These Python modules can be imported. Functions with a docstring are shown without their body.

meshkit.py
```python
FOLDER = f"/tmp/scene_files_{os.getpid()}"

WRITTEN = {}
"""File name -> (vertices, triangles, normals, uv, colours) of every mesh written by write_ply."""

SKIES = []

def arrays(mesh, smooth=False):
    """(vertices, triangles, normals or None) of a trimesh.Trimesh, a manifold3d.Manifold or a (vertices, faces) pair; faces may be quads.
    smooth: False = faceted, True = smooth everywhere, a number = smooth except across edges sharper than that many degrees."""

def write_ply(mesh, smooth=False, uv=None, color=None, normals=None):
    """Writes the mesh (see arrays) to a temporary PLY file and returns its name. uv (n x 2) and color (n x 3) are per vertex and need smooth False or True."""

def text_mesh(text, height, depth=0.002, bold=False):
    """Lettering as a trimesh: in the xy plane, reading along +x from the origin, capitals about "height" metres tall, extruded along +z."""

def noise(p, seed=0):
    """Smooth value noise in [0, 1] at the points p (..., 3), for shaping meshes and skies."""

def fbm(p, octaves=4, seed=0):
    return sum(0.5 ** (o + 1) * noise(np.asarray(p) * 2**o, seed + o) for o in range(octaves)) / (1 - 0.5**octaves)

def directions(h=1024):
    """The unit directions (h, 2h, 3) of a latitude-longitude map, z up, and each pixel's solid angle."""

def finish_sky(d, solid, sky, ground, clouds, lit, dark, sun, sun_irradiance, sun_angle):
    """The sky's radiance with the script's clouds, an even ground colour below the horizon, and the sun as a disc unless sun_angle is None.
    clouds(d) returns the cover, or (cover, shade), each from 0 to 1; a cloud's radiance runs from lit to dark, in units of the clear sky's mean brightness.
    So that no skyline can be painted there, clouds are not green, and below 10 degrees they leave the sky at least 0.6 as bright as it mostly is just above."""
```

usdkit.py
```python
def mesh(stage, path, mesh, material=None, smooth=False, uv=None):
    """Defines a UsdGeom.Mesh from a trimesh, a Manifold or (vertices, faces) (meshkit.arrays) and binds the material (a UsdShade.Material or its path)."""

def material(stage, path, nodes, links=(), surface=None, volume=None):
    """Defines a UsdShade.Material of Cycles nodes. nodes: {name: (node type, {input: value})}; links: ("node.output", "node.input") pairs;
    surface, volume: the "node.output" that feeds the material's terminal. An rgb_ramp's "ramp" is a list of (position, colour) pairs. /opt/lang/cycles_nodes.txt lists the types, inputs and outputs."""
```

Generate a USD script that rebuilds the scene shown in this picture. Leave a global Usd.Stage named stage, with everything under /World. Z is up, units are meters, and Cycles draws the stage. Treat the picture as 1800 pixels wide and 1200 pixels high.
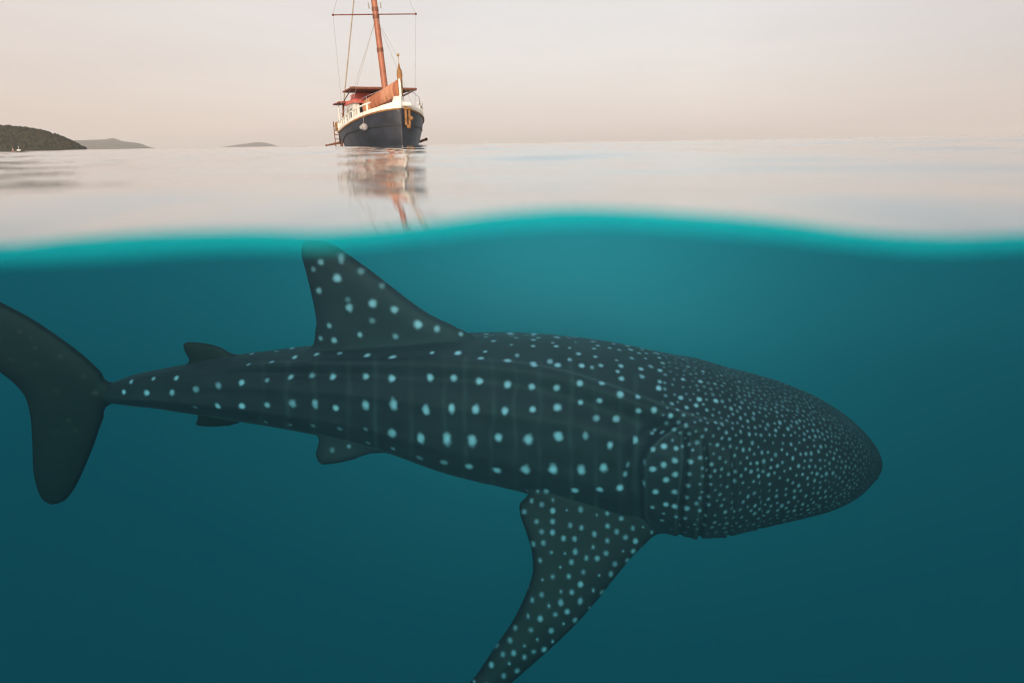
import math, numpy as np, trimesh, usdkit, meshkit, manifold3d, shapely
import scipy.sparse as sps
from scipy.interpolate import PchipInterpolator, CubicSpline
from scipy.spatial import cKDTree, Delaunay
from shapely.geometry import Polygon
from pxr import Usd, UsdGeom, UsdLux, UsdShade, Gf, Sdf, Vt

stage = Usd.Stage.CreateInMemory()
UsdGeom.SetStageUpAxis(stage, 'Z'); UsdGeom.SetStageMetersPerUnit(stage, 1.0)
world = UsdGeom.Xform.Define(stage, '/World'); stage.SetDefaultPrim(world.GetPrim())
UsdGeom.Scope.Define(stage, '/World/Looks')

# ---------------------------------------------------------------- camera, sky, sun
F = 1050.0                       # focal length in pixels of an 1800 px wide picture
CAM_H = 0.065
PITCH = math.degrees(math.atan((600 - 251) / F)); ROLL = 0.9
cam = UsdGeom.Camera.Define(stage, '/World/camera')
cam.CreateHorizontalApertureAttr(36.0); cam.CreateVerticalApertureAttr(24.0)
cam.CreateFocalLengthAttr(36.0 * F / 1800); cam.CreateFStopAttr(1.7); cam.CreateFocusDistanceAttr(9.0)
cam.CreateExposureAttr(0.15)
cam.CreateClippingRangeAttr(Gf.Vec2f(0.01, 50000))
CAM = np.array([0, 0, CAM_H])
_p, _r = math.radians(PITCH), math.radians(ROLL)
fwd = np.array([0, math.cos(_p), -math.sin(_p)]); up0 = np.array([0, math.sin(_p), math.cos(_p)]); rt0 = np.array([1.0, 0, 0])
# the camera is turned clockwise about its axis, so the horizon climbs to the right
rt = rt0 * math.cos(_r) - up0 * math.sin(_r); up = up0 * math.cos(_r) + rt0 * math.sin(_r)
cam.AddTransformOp().Set(Gf.Matrix4d(*[*rt, 0], *[*up, 0], *[*(-fwd), 0], *[*CAM, 1]))
def ray(x, y):
    d = fwd * F + rt * (x - 900) + up * (600 - y)
    return d / F                                   # one unit of depth along the axis
def project(p):
    q = np.asarray(p, float) - CAM
    z = q @ fwd
    return np.stack([900 + F * (q @ rt) / z, 600 - F * (q @ up) / z, z], -1)
def at_depth(x, y, depth): return CAM + ray(x, y) * depth
def at_y(x, y, Y):
    d = ray(x, y); return CAM + d * (Y / d[1])

SUN_EL = math.radians(13); SUN_AZ = math.radians(180 + 5)       # direction towards the sun: behind the camera, a little to the left
SKY_STRENGTH = 0.12
HAZE = 2.2e-4
sun_dir = np.array([math.cos(SUN_EL) * math.sin(SUN_AZ), math.cos(SUN_EL) * math.cos(SUN_AZ), math.sin(SUN_EL)])
dome = UsdLux.DomeLight.Define(stage, '/World/sky')
sky_mat = usdkit.material(stage, '/World/Looks/sky', {
    'sky': ('sky_texture', dict(sky_type='single_scattering', sun_disc=False, sun_elevation=SUN_EL, sun_rotation=SUN_AZ, altitude=0.0, air_density=1.0, aerosol_density=2.5, ozone_density=1.0)),
    'tc': ('texture_coordinate', {}), 'sep': ('separate_xyz', {}),
    'veil': ('rgb_ramp', dict(ramp=[(0.0, (6.9, 5.85, 5.45)), (0.08, (6.9, 6.15, 5.85)), (0.3, (6.75, 6.6, 6.45)), (1, (6.0, 6.3, 6.6))])),
    'mixc': ('mix', dict(fac=0.82)), 'side': ('map_range', dict(from_min=-0.8, from_max=0.8, to_min=0.0, to_max=1.0, clamp=True)), 'tint': ('rgb_ramp', dict(ramp=[(0.05, (.93, .865, .82)), (.3, (1.0, .97, .95)), (.5, (1, 1, 1)), (.68, (1, 1, 1)), (.95, (.82, .80, .80))])), 'vm': ('mapping', dict(scale=(1.6, 1.6, 9.0))), 'vn': ('noise_texture', dict(scale=1.5, detail=4.0, roughness=.55)), 'vr': ('rgb_ramp', dict(ramp=[(.3, (.955, .95, .955)), (.7, (1.03, 1.03, 1.02))])), 'veil3': ('mix', dict(mix_type='multiply', fac=1.0)), 'veil2': ('mix', dict(mix_type='multiply', fac=1.0)),
    'bg': ('background_shader', dict(strength=SKY_STRENGTH))},
    [('tc.generated', 'sep.vector'), ('sep.z', 'veil.fac'), ('sky.color', 'mixc.color1'), ('sep.x', 'side.value'), ('side.result', 'tint.fac'), ('veil.color', 'veil2.color1'), ('tint.color', 'veil2.color2'), ('tc.generated', 'vm.vector'), ('vm.vector', 'vn.vector'), ('vn.fac', 'vr.fac'), ('veil2.color', 'veil3.color1'), ('vr.color', 'veil3.color2'), ('veil3.color', 'mixc.color2'), ('mixc.color', 'bg.color')], surface='bg.background')
UsdShade.MaterialBindingAPI.Apply(dome.GetPrim()).Bind(sky_mat)
dome.GetPrim().SetCustomDataByKey('kind', 'structure')
sun = UsdLux.DistantLight.Define(stage, '/World/sun')
sun.CreateNormalizeAttr(True); sun.CreateIntensityAttr(1.2); sun.CreateAngleAttr(14.0); sun.CreateColorAttr(Gf.Vec3f(1.0, 0.80, 0.62))
z = sun_dir; xx = np.cross([0, 0, 1.0], z); xx /= np.linalg.norm(xx); yy = np.cross(z, xx)
sun.AddTransformOp().Set(Gf.Matrix4d(*[*xx, 0], *[*yy, 0], *[*z, 0], 0, 0, 0, 1))

# ---------------------------------------------------------------- air, sea
def put(prim, **kw):
    for k, v in kw.items(): prim.SetCustomDataByKey(k, v)
    return prim
FRONT = 0.35                      # the lens port touches the sea along this line
YB = -0.3
W_SC, W_AB = np.array([0.0040, 0.0097, 0.0136]), (0.13, 0.0138, 0.0094)
def lobe(g, wgt, ab=(0, 0, 0)): return ('volume_coefficients', dict(phase='Henyey-Greenstein', anisotropy=g, scatter_coeffs=tuple(W_SC * wgt), absorption_coeffs=ab))
vol = usdkit.material(stage, '/World/Looks/sea_water', {'back': lobe(-0.65, .35, W_AB), 'fore': lobe(0.9, .65), 'add': ('add_closure', {})},
    [('back.volume', 'add.closure1'), ('fore.volume', 'add.closure2')], volume='add.closure')
def box(x0, x1, y0, y1, z0, z1):
    b = trimesh.creation.box([x1 - x0, y1 - y0, z1 - z0]); b.apply_translation([(x0 + x1) / 2, (y0 + y1) / 2, (z0 + z1) / 2]); return b

EDGE_TOP = [(-900, 430), (-400, 415), (0, 430), (130, 418), (300, 408), (430, 405), (560, 408), (700, 398), (800, 385), (900, 373), (1000, 367), (1100, 369), (1200, 375), (1300, 382), (1400, 392), (1500, 405), (1600, 413), (1700, 415), (1800, 410), (2200, 395), (2700, 420)]
from scipy.interpolate import PchipInterpolator, CubicSpline
ex = np.array([at_y(x, y, FRONT) for x, y in EDGE_TOP])
xo = np.arange(.12, 2.7, .12)
def wob(x): return .006 * np.sin(11 * x) + .004 * np.sin(5.3 * x + 1)
ex = np.vstack([np.stack([ex[0, 0] - xo[::-1], 0 * xo, ex[:, 2].mean() + wob(ex[0, 0] - xo[::-1])], -1), ex, np.stack([ex[-1, 0] + xo, 0 * xo, ex[:, 2].mean() + wob(ex[-1, 0] + xo)], -1)])
edge_z = PchipInterpolator(ex[:, 0], ex[:, 2], extrapolate=False)
zmean = ex[len(xo):-len(xo), 2].mean()
def edge(x):
    z = edge_z(x); return np.where(np.isnan(z), zmean, z)
rng = np.random.default_rng(5)
WAVES = []
for lam, amp, n in ((4.5, .010, 3), (1.7, .0080, 5), (0.6, .0042, 8), (0.22, .0014, 8)):
    for k in range(n):
        a = rng.normal(math.radians(80), math.radians(33)); l = lam * rng.uniform(.7, 1.4)
        WAVES.append((math.cos(a) * 2 * math.pi / l, math.sin(a) * 2 * math.pi / l, amp * rng.uniform(.5, 1.2) / math.sqrt(n) * 1.3, rng.uniform(0, 6.28), l))
def sea_z(x, y, spacing):
    z = np.zeros(np.broadcast(x, y).shape)
    for kx, ky, a, ph, l in WAVES:
        z = z + a * np.exp(-(2.2 * spacing / l) ** 2) * np.sin(kx * x + ky * y + ph) * (1 if l > 2.6 else .42 + .58 * np.clip((y - .8) / 5, 0, 1) ** .8)
    return z
rows = [FRONT]
while rows[-1] < 9000: rows.append(rows[-1] + max(0.004, rows[-1] * 0.0125))
rows = np.array(rows)
sp = np.gradient(rows)
tt = np.concatenate([np.linspace(-7, -1.5, 60), np.linspace(-1.45, 1.45, 560), np.linspace(1.5, 7, 60)])
Y = rows[:, None] + 0 * tt[None]; X = (rows[:, None] + 0.25) * tt[None]
S = np.maximum(sp[:, None] * 0.35, (rows[:, None]) * 0.006)
Z = sea_z(X, Y, S)
def st(x, a, b): t = np.clip((x - a) / (b - a), 0, 1); return t * t * (3 - 2 * t)
Z = Z + .033 * st(Y, .7, 2.1) * (1 - st(Y, 2.1, 6)) * (.85 + .3 * np.sin(.9 * X + 1.2))          # a low swell in front of the lens
Z = Z + (edge(X) - Z) * np.exp(-((Y - FRONT) / 0.16) ** 1.2) * (1 / (1 + ((Y - FRONT) / 1.0) ** 4))
n, m_ = Z.shape
i, j = np.meshgrid(np.arange(n - 1), np.arange(m_ - 1), indexing='ij')
q = np.stack([i * m_ + j, i * m_ + j + 1, (i + 1) * m_ + j + 1, (i + 1) * m_ + j], -1).reshape(-1, 4)
sea_v = np.stack([X, Y, Z], -1).reshape(-1, 3)
# film of water: mirror by Fresnel, clear otherwise
surf = usdkit.material(stage, '/World/Looks/sea_surface', {
    'geo': ('geometry', {}), 'bump': ('bump', dict(strength=0.10, distance=0.02)), 'map': ('mapping', dict(scale=(2.2, 3.6, 1.0))), 'no': ('noise_texture', dict(scale=3.0, detail=3.0, roughness=0.45)),
    'dot': ('vector_math', dict(math_type='dot_product')), 'ab': ('math', dict(math_type='absolute')), 'om': ('math', dict(math_type='subtract', value1=1.0)), 'pw': ('math', dict(math_type='power', value2=2.8)),
    'fr': ('math', dict(math_type='multiply_add', value2=0.92, value3=0.08, use_clamp=True)),
    'tr': ('transparent_bsdf', dict(color=(0.98, 1, 1))), 'gl': ('glossy_bsdf', dict(color=(1, 1, 1), roughness=0.02)), 'mx': ('mix_closure', {})},
    [('geo.position', 'map.vector'), ('map.vector', 'no.vector'), ('no.fac', 'bump.height'), ('bump.normal', 'gl.normal'), ('geo.normal', 'dot.vector1'), ('geo.incoming', 'dot.vector2'),
     ('dot.value', 'ab.value1'), ('ab.value', 'om.value2'), ('om.value', 'pw.value1'), ('pw.value', 'fr.value1'), ('fr.value', 'mx.fac'), ('tr.BSDF', 'mx.closure1'), ('gl.BSDF', 'mx.closure2')], surface='mx.closure')
put(usdkit.mesh(stage, '/World/sea_surface', (sea_v, q), surf, smooth=True).GetPrim(), kind='structure', label='calm pale pink sea surface mirroring the sky in front of the boat', category='sea')
# the body of water under it: closed, its top just under the surface sheet
SEA_D = -120.0
def body(v, nrow, ncol):
    top = v.reshape(nrow, ncol, 3).copy(); top[..., 2] -= 0.003
    bot = top.copy(); bot[..., 2] = SEA_D
    ring = [(0, c) for c in range(ncol)] + [(r, ncol - 1) for r in range(1, nrow)] + [(nrow - 1, c) for c in range(ncol - 2, -1, -1)] + [(r, 0) for r in range(nrow - 2, 0, -1)]
    N = nrow * ncol; idx = np.array([r * ncol + c for r, c in ring]); nx = np.roll(idx, -1)
    ii, jj = np.meshgrid(np.arange(nrow - 1), np.arange(ncol - 1), indexing='ij')
    qq = np.stack([ii * ncol + jj, ii * ncol + jj + 1, (ii + 1) * ncol + jj + 1, (ii + 1) * ncol + jj], -1).reshape(-1, 4)
    rim = np.stack([idx, idx + 0, nx, nx], -1)
    bv = bot.reshape(-1, 3)
    # the bottom is one fan round its ring
    ringpts = bv[idx]; cen = ringpts.mean(0)
    V = np.vstack([top.reshape(-1, 3), ringpts, cen[None]]); R = N + np.arange(len(idx)); Rn = np.roll(R, -1); C = len(V) - 1
    T = np.vstack([qq[:, [0, 1, 2]], qq[:, [0, 2, 3]], np.stack([idx, R, Rn], -1), np.stack([idx, Rn, nx], -1), np.stack([R, np.full(len(R), C), Rn], -1)])
    return V, T
sub_r = np.unique(np.concatenate([np.arange(0, n, 4), [n - 1]])); sub_c = np.unique(np.concatenate([np.arange(0, m_, 4), [m_ - 1]]))
Vb = np.stack([X, Y, Z], -1)[np.ix_(sub_r, sub_c)]
put(usdkit.mesh(stage, '/World/sea_water', body(Vb.reshape(-1, 3), len(sub_r), len(sub_c)), vol).GetPrim(), kind='structure', label='clear deep teal sea water below the waterline', category='sea')
put(usdkit.mesh(stage, '/World/sea_water_001', box(-400, 400, -400, YB, SEA_D, -0.003), vol).GetPrim(), kind='structure', label='teal sea water behind the camera', category='sea')
put(usdkit.mesh(stage, '/World/sea_surface_001', (np.array([[-400, -400, 0], [400, -400, 0], [400, YB, 0], [-400, YB, 0.0]]), np.array([[0, 1, 2, 3]])), surf).GetPrim(), kind='structure', label='sea surface behind the camera', category='sea')
bed = usdkit.material(stage, '/World/Looks/sea_bed', {'p': ('principled_bsdf', dict(base_color=(0.10, 0.10, 0.085), roughness=0.95))}, [], surface='p.BSDF')
put(usdkit.mesh(stage, '/World/sea_bed', box(-70000, 70000, -500, 9500, SEA_D - 3, SEA_D - 0.01), bed).GetPrim(), kind='structure', label='dark sea bed far below', category='sea bed')

haze = usdkit.material(stage, '/World/Looks/haze', {'v': ('principled_volume', dict(color=(.93, .90, .88), density=HAZE, anisotropy=0.1))}, [], volume='v.volume')
put(usdkit.mesh(stage, '/World/haze', box(-69000, 69000, -480, 9400, SEA_D - 5, 75), haze).GetPrim(), kind='stuff', label='thin pale morning haze over the sea', category='haze')

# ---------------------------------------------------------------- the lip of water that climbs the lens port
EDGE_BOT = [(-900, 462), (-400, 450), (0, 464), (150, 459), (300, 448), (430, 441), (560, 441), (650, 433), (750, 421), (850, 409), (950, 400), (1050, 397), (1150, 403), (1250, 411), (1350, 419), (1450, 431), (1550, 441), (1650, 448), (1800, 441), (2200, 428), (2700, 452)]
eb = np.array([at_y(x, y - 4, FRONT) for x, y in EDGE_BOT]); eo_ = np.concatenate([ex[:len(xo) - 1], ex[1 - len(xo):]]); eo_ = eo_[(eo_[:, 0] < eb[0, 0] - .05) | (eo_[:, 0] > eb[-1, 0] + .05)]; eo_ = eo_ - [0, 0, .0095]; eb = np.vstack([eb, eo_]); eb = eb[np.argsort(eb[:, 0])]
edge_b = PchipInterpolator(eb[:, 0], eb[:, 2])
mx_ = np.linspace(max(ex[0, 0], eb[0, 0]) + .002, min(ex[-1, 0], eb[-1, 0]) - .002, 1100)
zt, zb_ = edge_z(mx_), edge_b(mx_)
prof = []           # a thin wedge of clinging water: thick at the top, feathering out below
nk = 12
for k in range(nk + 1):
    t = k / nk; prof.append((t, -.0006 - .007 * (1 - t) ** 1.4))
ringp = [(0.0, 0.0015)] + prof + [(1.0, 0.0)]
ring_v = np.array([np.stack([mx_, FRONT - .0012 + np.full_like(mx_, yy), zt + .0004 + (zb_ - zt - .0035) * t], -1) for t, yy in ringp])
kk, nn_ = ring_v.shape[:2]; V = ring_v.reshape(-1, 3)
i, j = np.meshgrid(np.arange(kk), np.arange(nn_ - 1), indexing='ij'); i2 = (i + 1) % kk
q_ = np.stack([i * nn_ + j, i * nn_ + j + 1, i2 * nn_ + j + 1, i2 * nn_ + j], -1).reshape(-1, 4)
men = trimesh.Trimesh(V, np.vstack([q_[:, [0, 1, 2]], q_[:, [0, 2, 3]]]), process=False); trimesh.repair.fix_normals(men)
# turquoise colour stands in for the sky light bent through the lip
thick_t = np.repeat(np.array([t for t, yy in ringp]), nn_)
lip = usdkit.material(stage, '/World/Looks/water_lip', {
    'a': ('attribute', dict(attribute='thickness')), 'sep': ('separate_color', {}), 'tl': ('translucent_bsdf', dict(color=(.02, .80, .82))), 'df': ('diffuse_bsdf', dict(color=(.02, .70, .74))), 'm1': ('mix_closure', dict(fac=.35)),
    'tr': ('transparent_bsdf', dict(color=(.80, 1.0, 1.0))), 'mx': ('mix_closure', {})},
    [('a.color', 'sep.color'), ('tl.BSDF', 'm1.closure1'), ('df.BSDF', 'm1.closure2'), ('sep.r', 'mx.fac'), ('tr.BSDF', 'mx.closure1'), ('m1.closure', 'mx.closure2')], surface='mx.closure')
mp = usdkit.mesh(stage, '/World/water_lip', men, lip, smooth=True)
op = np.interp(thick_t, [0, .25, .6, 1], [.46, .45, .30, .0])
op = op * np.tile(np.interp(project(np.stack([mx_, np.full_like(mx_, FRONT), zt], -1))[:, 0], [-200, 0, 430, 1000, 1450, 1720, 2000], [.6, .68, .92, 1.12, .9, .6, .7]), kk)          # painted band of light is strongest at the crest
UsdGeom.PrimvarsAPI(mp).CreatePrimvar('thickness', Sdf.ValueTypeNames.Color3fArray, 'vertex').Set(Vt.Vec3fArray.FromNumpy(np.repeat(op[:, None], 3, 1).astype(np.float32)))  # holds how strongly the painted light band shows
put(mp.GetPrim(), kind='structure', label='lip of water along the waterline with its bright refracted light coloured in turquoise', category='water')

# ---------------------------------------------------------------- the whale shark
from scipy.spatial import cKDTree, Delaunay
from shapely.geometry import Polygon, Point
import shapely
ST = np.array([  # where the trunk stands in the photograph: x, back, belly; depth; width / height
 (188, 682.6, 708.4, 4.3, 0.8), (230, 661.2, 712.8, 4.27, 0.95), (270, 651.2, 716.2, 4.24, 0.92), (343, 638.8, 727.1, 4.2, 0.84), (430, 623.2, 740.4, 4.15, 0.82), (560, 610.8, 762.0, 4.08, 0.85), (690, 600.0, 791.5, 4.03, 0.88), (800, 590.6, 828.6, 4, 0.9), (900, 589.1, 851.3, 4, 0.93), (1000, 592.2, 876.3, 4, 0.97), (1100, 607.9, 904.5, 4, 1), (1200, 626.6, 927, 4.01, 1.08), (1300, 648.5, 913, 4.04, 1.22), (1400, 678, 893, 4.08, 1.38), (1455, 707, 877, 4.11, 1.5), (1490, 738, 862, 4.13, 1.6), (1513, 767, 850, 4.145, 1.7), (1527, 790, 840, 4.155, 1.8), (1534, 808, 831, 4.16, 1.9), (1536, 816, 825, 4.16, 2.0)])
cen = np.array([at_depth(a[0], (a[1] + a[2]) / 2, a[3]) for a in ST])
sl = np.concatenate([[0], np.cumsum(np.linalg.norm(np.diff(cen, axis=0), axis=1))])
Cs = CubicSpline(sl, cen)
app = (ST[:, 2] - ST[:, 1]) / 2 * ST[:, 3] / F
slope = np.gradient((ST[:, 1] + ST[:, 2]) / 2, ST[:, 0]); app = app * np.cos(np.arctan(slope))
hh_ = []
for k in range(len(ST)):
    v = cen[k] - CAM; v /= np.linalg.norm(v); phi = math.asin(-v[2] / math.hypot(v[1], v[2]))
    hh_.append(app[k] / math.sqrt(math.cos(phi) ** 2 + (ST[k, 4] * math.sin(phi)) ** 2))
Hs = PchipInterpolator(sl, np.array(hh_)); Ws = PchipInterpolator(sl, np.array(hh_) * ST[:, 4]); XPs = PchipInterpolator(sl, ST[:, 0]); SX = PchipInterpolator(ST[:, 0], sl)
L_ = sl[-1]
NS, NT = 900, 560
w = np.linspace(0, 1, NS); s = L_ * (0.62 * w + 0.38 * np.sin(w * np.pi / 2) ** 1.0)
s = s / s[-1] * L_
T = Cs(s, 1); T[:, 1] = T[:, 1]; T /= np.linalg.norm(T, axis=1, keepdims=True)
U = np.array([0, 0, 1.0]) - T * T[:, 2:3]; U /= np.linalg.norm(U, axis=1, keepdims=True)
B = np.cross(T, U)                       # towards the camera for a shark that swims to the right
B = B * np.sign(-B[:, 1:2])
th = np.linspace(0, 2 * np.pi, NT, endpoint=False)      # 0 = near flank, pi/2 = back
c_, s_ = np.cos(th), np.sin(th)
ex_ = 2 / 2.25
cu = np.sign(c_) * np.abs(c_) ** ex_; su = np.sign(s_) * np.abs(s_) ** ex_
XP = XPs(s)[:, None] + 0 * th[None]
A = np.degrees(th)[None] + 0 * s[:, None]
sym = np.where((A > 90) & (A < 270), (180 - A + 540) % 360 - 180, (A + 180) % 360 - 180)     # same angle on both flanks: -90 belly, 90 back
P0_ = Cs(s)[:, None, :] + B[:, None, :] * (Ws(s)[:, None] * cu[None])[..., None] + U[:, None, :] * (Hs(s)[:, None] * su[None])[..., None]
PX = project(P0_.reshape(-1, 3))[:, 0].reshape(NS, NT); colm = (NT // 2 - np.arange(NT)) % NT; farc = cu < 0; PX[:, farc] = PX[:, colm[farc]]     # flank position as seen, the same on both sides
def sm(x, a, b): t = np.clip((x - a) / (b - a), 0, 1); return t * t * (3 - 2 * t)
def gauss(x, m, w): return np.exp(-((x - m) / w) ** 2)
R = np.ones_like(XP)
D = np.zeros_like(XP)
# three ridges along each flank, strongest on the back
amp = sm(XP, 330, 620) * (1 - sm(XP, 1120, 1300))
D += amp * 0.045 * gauss(sym, 52 - 16 * sm(XP, 850, 1200), 7) + amp * 0.013 * gauss(sym, 18, 6) + amp * 0.010 * gauss(sym, -14, 6)
D += 0.02 * sm(XP, 195, 240) * (1 - sm(XP, 420, 620)) * gauss(sym, -8, 11)        # keel of the tail stalk
D -= amp * 0.026 * gauss(sym, 40 - 16 * sm(XP, 850, 1200), 8)
# gill cover: proud of the body, with its rear edge, and the slits in front of it
gx = 1128 + 80 * np.clip((sym - 6) / 32, 0, 1) ** 2 + 46 * np.clip((-22 - sym) / 36, 0, 1) ** 1.5
cover = sm(PX, gx - 4, gx + 9) * (1 - sm(PX, 1230, 1380))
band = sm(sym, -50, -32) * (1 - sm(sym, 30, 42))
D += band * 0.040 * cover - band * 0.034 * gauss(PX, gx - 13, 14)
for k, (gxk, dep) in enumerate(((1197, .034), (1233, .032), (1284, .018), (1338, .012))):
    xx_ = gxk + 6 * np.sin(np.radians(sym + 20)) + 3 * np.sin(np.radians(sym * 5 + 60 * k))
    D -= sm(sym, -50, -34) * (1 - sm(sym, 24 - 3 * k, 33 - 3 * k)) * dep * gauss(PX, xx_, 3.0)
    D += sm(sym, -50, -34) * (1 - sm(sym, 24 - 3 * k, 33 - 3 * k)) * dep * .35 * gauss(PX, xx_ - 7, 5.0)
# mouth line across the blunt front, folds under the chin
D -= 0.012 * gauss(sym, -10 - 0.0 * XP, 3.0) * sm(XP, 1485, 1520)
D += 0.004 * (meshkit.fbm(np.stack([XP * .018, sym * .06, 0 * XP], -1), 3, 3) - .5) * 2
belly = np.clip(-su, 0, 1)[None] ** 2
H = Hs(s)[:, None]; Wd = Ws(s)[:, None]
P = Cs(s)[:, None, :] + B[:, None, :] * (Wd * cu[None])[..., None] + U[:, None, :] * (H * su[None])[..., None]
Nrm = B[:, None, :] * (cu / 1)[None, :, None] * H[..., None] + U[:, None, :] * su[None, :, None] * Wd[..., None]
Nrm = Nrm / np.linalg.norm(Nrm, axis=-1, keepdims=True)
P = P + Nrm * D[..., None]
tip0 = Cs(0) - T[0] * 0.03; tip1 = Cs(L_) + T[-1] * 0.006
ii, jj = np.meshgrid(np.arange(NS - 1), np.arange(NT), indexing='ij'); j2 = (jj + 1) % NT
a, b, c, d = ii * NT + jj, ii * NT + j2, (ii + 1) * NT + j2, (ii + 1) * NT + jj
fq = np.vstack([np.stack([a, b, c], -1).reshape(-1, 3), np.stack([a, c, d], -1).reshape(-1, 3)])
n0 = NS * NT; e = np.arange(NT); e2 = (e + 1) % NT
fq = np.vstack([fq, np.stack([np.full(NT, n0), e2, e], -1), np.stack([np.full(NT, n0 + 1), (NS - 1) * NT + e, (NS - 1) * NT + e2], -1)])
bv = np.vstack([P.reshape(-1, 3), tip0, tip1])
bm = trimesh.Trimesh(bv, fq, process=False)
if bm.volume < 0: bm = trimesh.Trimesh(bv, fq[:, ::-1], process=False)
def to_manifold(m): return manifold3d.Manifold(manifold3d.Mesh(np.asarray(m.vertices, np.float32), np.asarray(m.faces, np.uint32)))

def smooth_ring(pts, n=260):
    p = np.array(pts, float); p = np.vstack([p, p[:1]])
    t = np.concatenate([[0], np.cumsum(np.linalg.norm(np.diff(p, axis=0), axis=1))])
    q = PchipInterpolator(t, p)(np.linspace(0, t[-1], n, endpoint=False))
    return q
def fin(pix, origin, e1, e2, tmax, step=0.012, edge_w=0.16, bend=None, base=None):
    """A fin in the plane through origin spanned by e1, e2: the outline is the photograph's, carried along the view rays to that plane. A closed lens with a rounded edge."""
    nrm = np.cross(e1, e2); nrm /= np.linalg.norm(nrm); e1 = e1 / np.linalg.norm(e1); e2 = np.cross(nrm, e1)
    ring = smooth_ring(pix)
    P3 = np.array([CAM + ray(x, y) * (((origin - CAM) @ nrm) / (ray(x, y) @ nrm)) for x, y in ring])
    q = np.stack([(P3 - origin) @ e1, (P3 - origin) @ e2], -1)
    poly = Polygon(q).buffer(0); poly = max(getattr(poly, 'geoms', [poly]), key=lambda g: g.area)
    poly = poly.buffer(-0.012).buffer(0.012)
    bd = poly.exterior; nb = int(bd.length / step)
    ring2 = np.array([bd.interpolate(k / nb, normalized=True).coords[0] for k in range(nb)])
    x0, y0, x1, y1 = poly.bounds
    gx_, gy_ = np.meshgrid(np.arange(x0, x1, step), np.arange(y0, y1, step * .866)); gx_[1::2] += step / 2
    g = np.stack([gx_.ravel(), gy_.ravel()], -1)
    pts = shapely.points(g); inner = shapely.contains(poly, pts); dist = shapely.distance(shapely.geometry.LineString(bd.coords), pts)
    g = g[inner & (dist > step * .6)]
    al = np.vstack([ring2, g]); tri = Delaunay(al).simplices
    ct = al[tri].mean(1); tri = tri[shapely.contains(poly, shapely.points(ct))]
    ar = np.cross(al[tri[:, 1]] - al[tri[:, 0]], al[tri[:, 2]] - al[tri[:, 0]]); tri = tri[np.abs(ar) > 1e-9]; ar = ar[np.abs(ar) > 1e-9]
    tri[ar < 0] = tri[ar < 0][:, ::-1]
    ds = shapely.distance(shapely.geometry.LineString(bd.coords), shapely.points(al)); ds[:nb] = 0
    t = tmax * np.sqrt(1 - (1 - np.clip(ds / edge_w, 0, 1)) ** 2) + 0.004 * np.sqrt(np.clip(ds / 0.02, 0, 1))
    if base is not None: t = t + base(al) * np.clip(ds / .05, 0, 1)
    nv = len(al); inn = np.arange(nb, nv)
    off = np.zeros(nv) if bend is None else bend(al)
    P0 = origin + al[:, :1] * e1 + al[:, 1:] * e2 + nrm * off[:, None]
    V = np.vstack([P0 + nrm * t[:, None], (P0 - nrm * t[:, None])[nb:]])
    low = np.concatenate([np.arange(nb), nv + np.arange(len(inn))])
    Fc = np.vstack([tri, low[tri][:, ::-1]])
    m = trimesh.Trimesh(V, Fc, process=True); m.update_faces(m.nondegenerate_faces()); trimesh.repair.fix_normals(m)
    return m, P0, nrm
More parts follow.
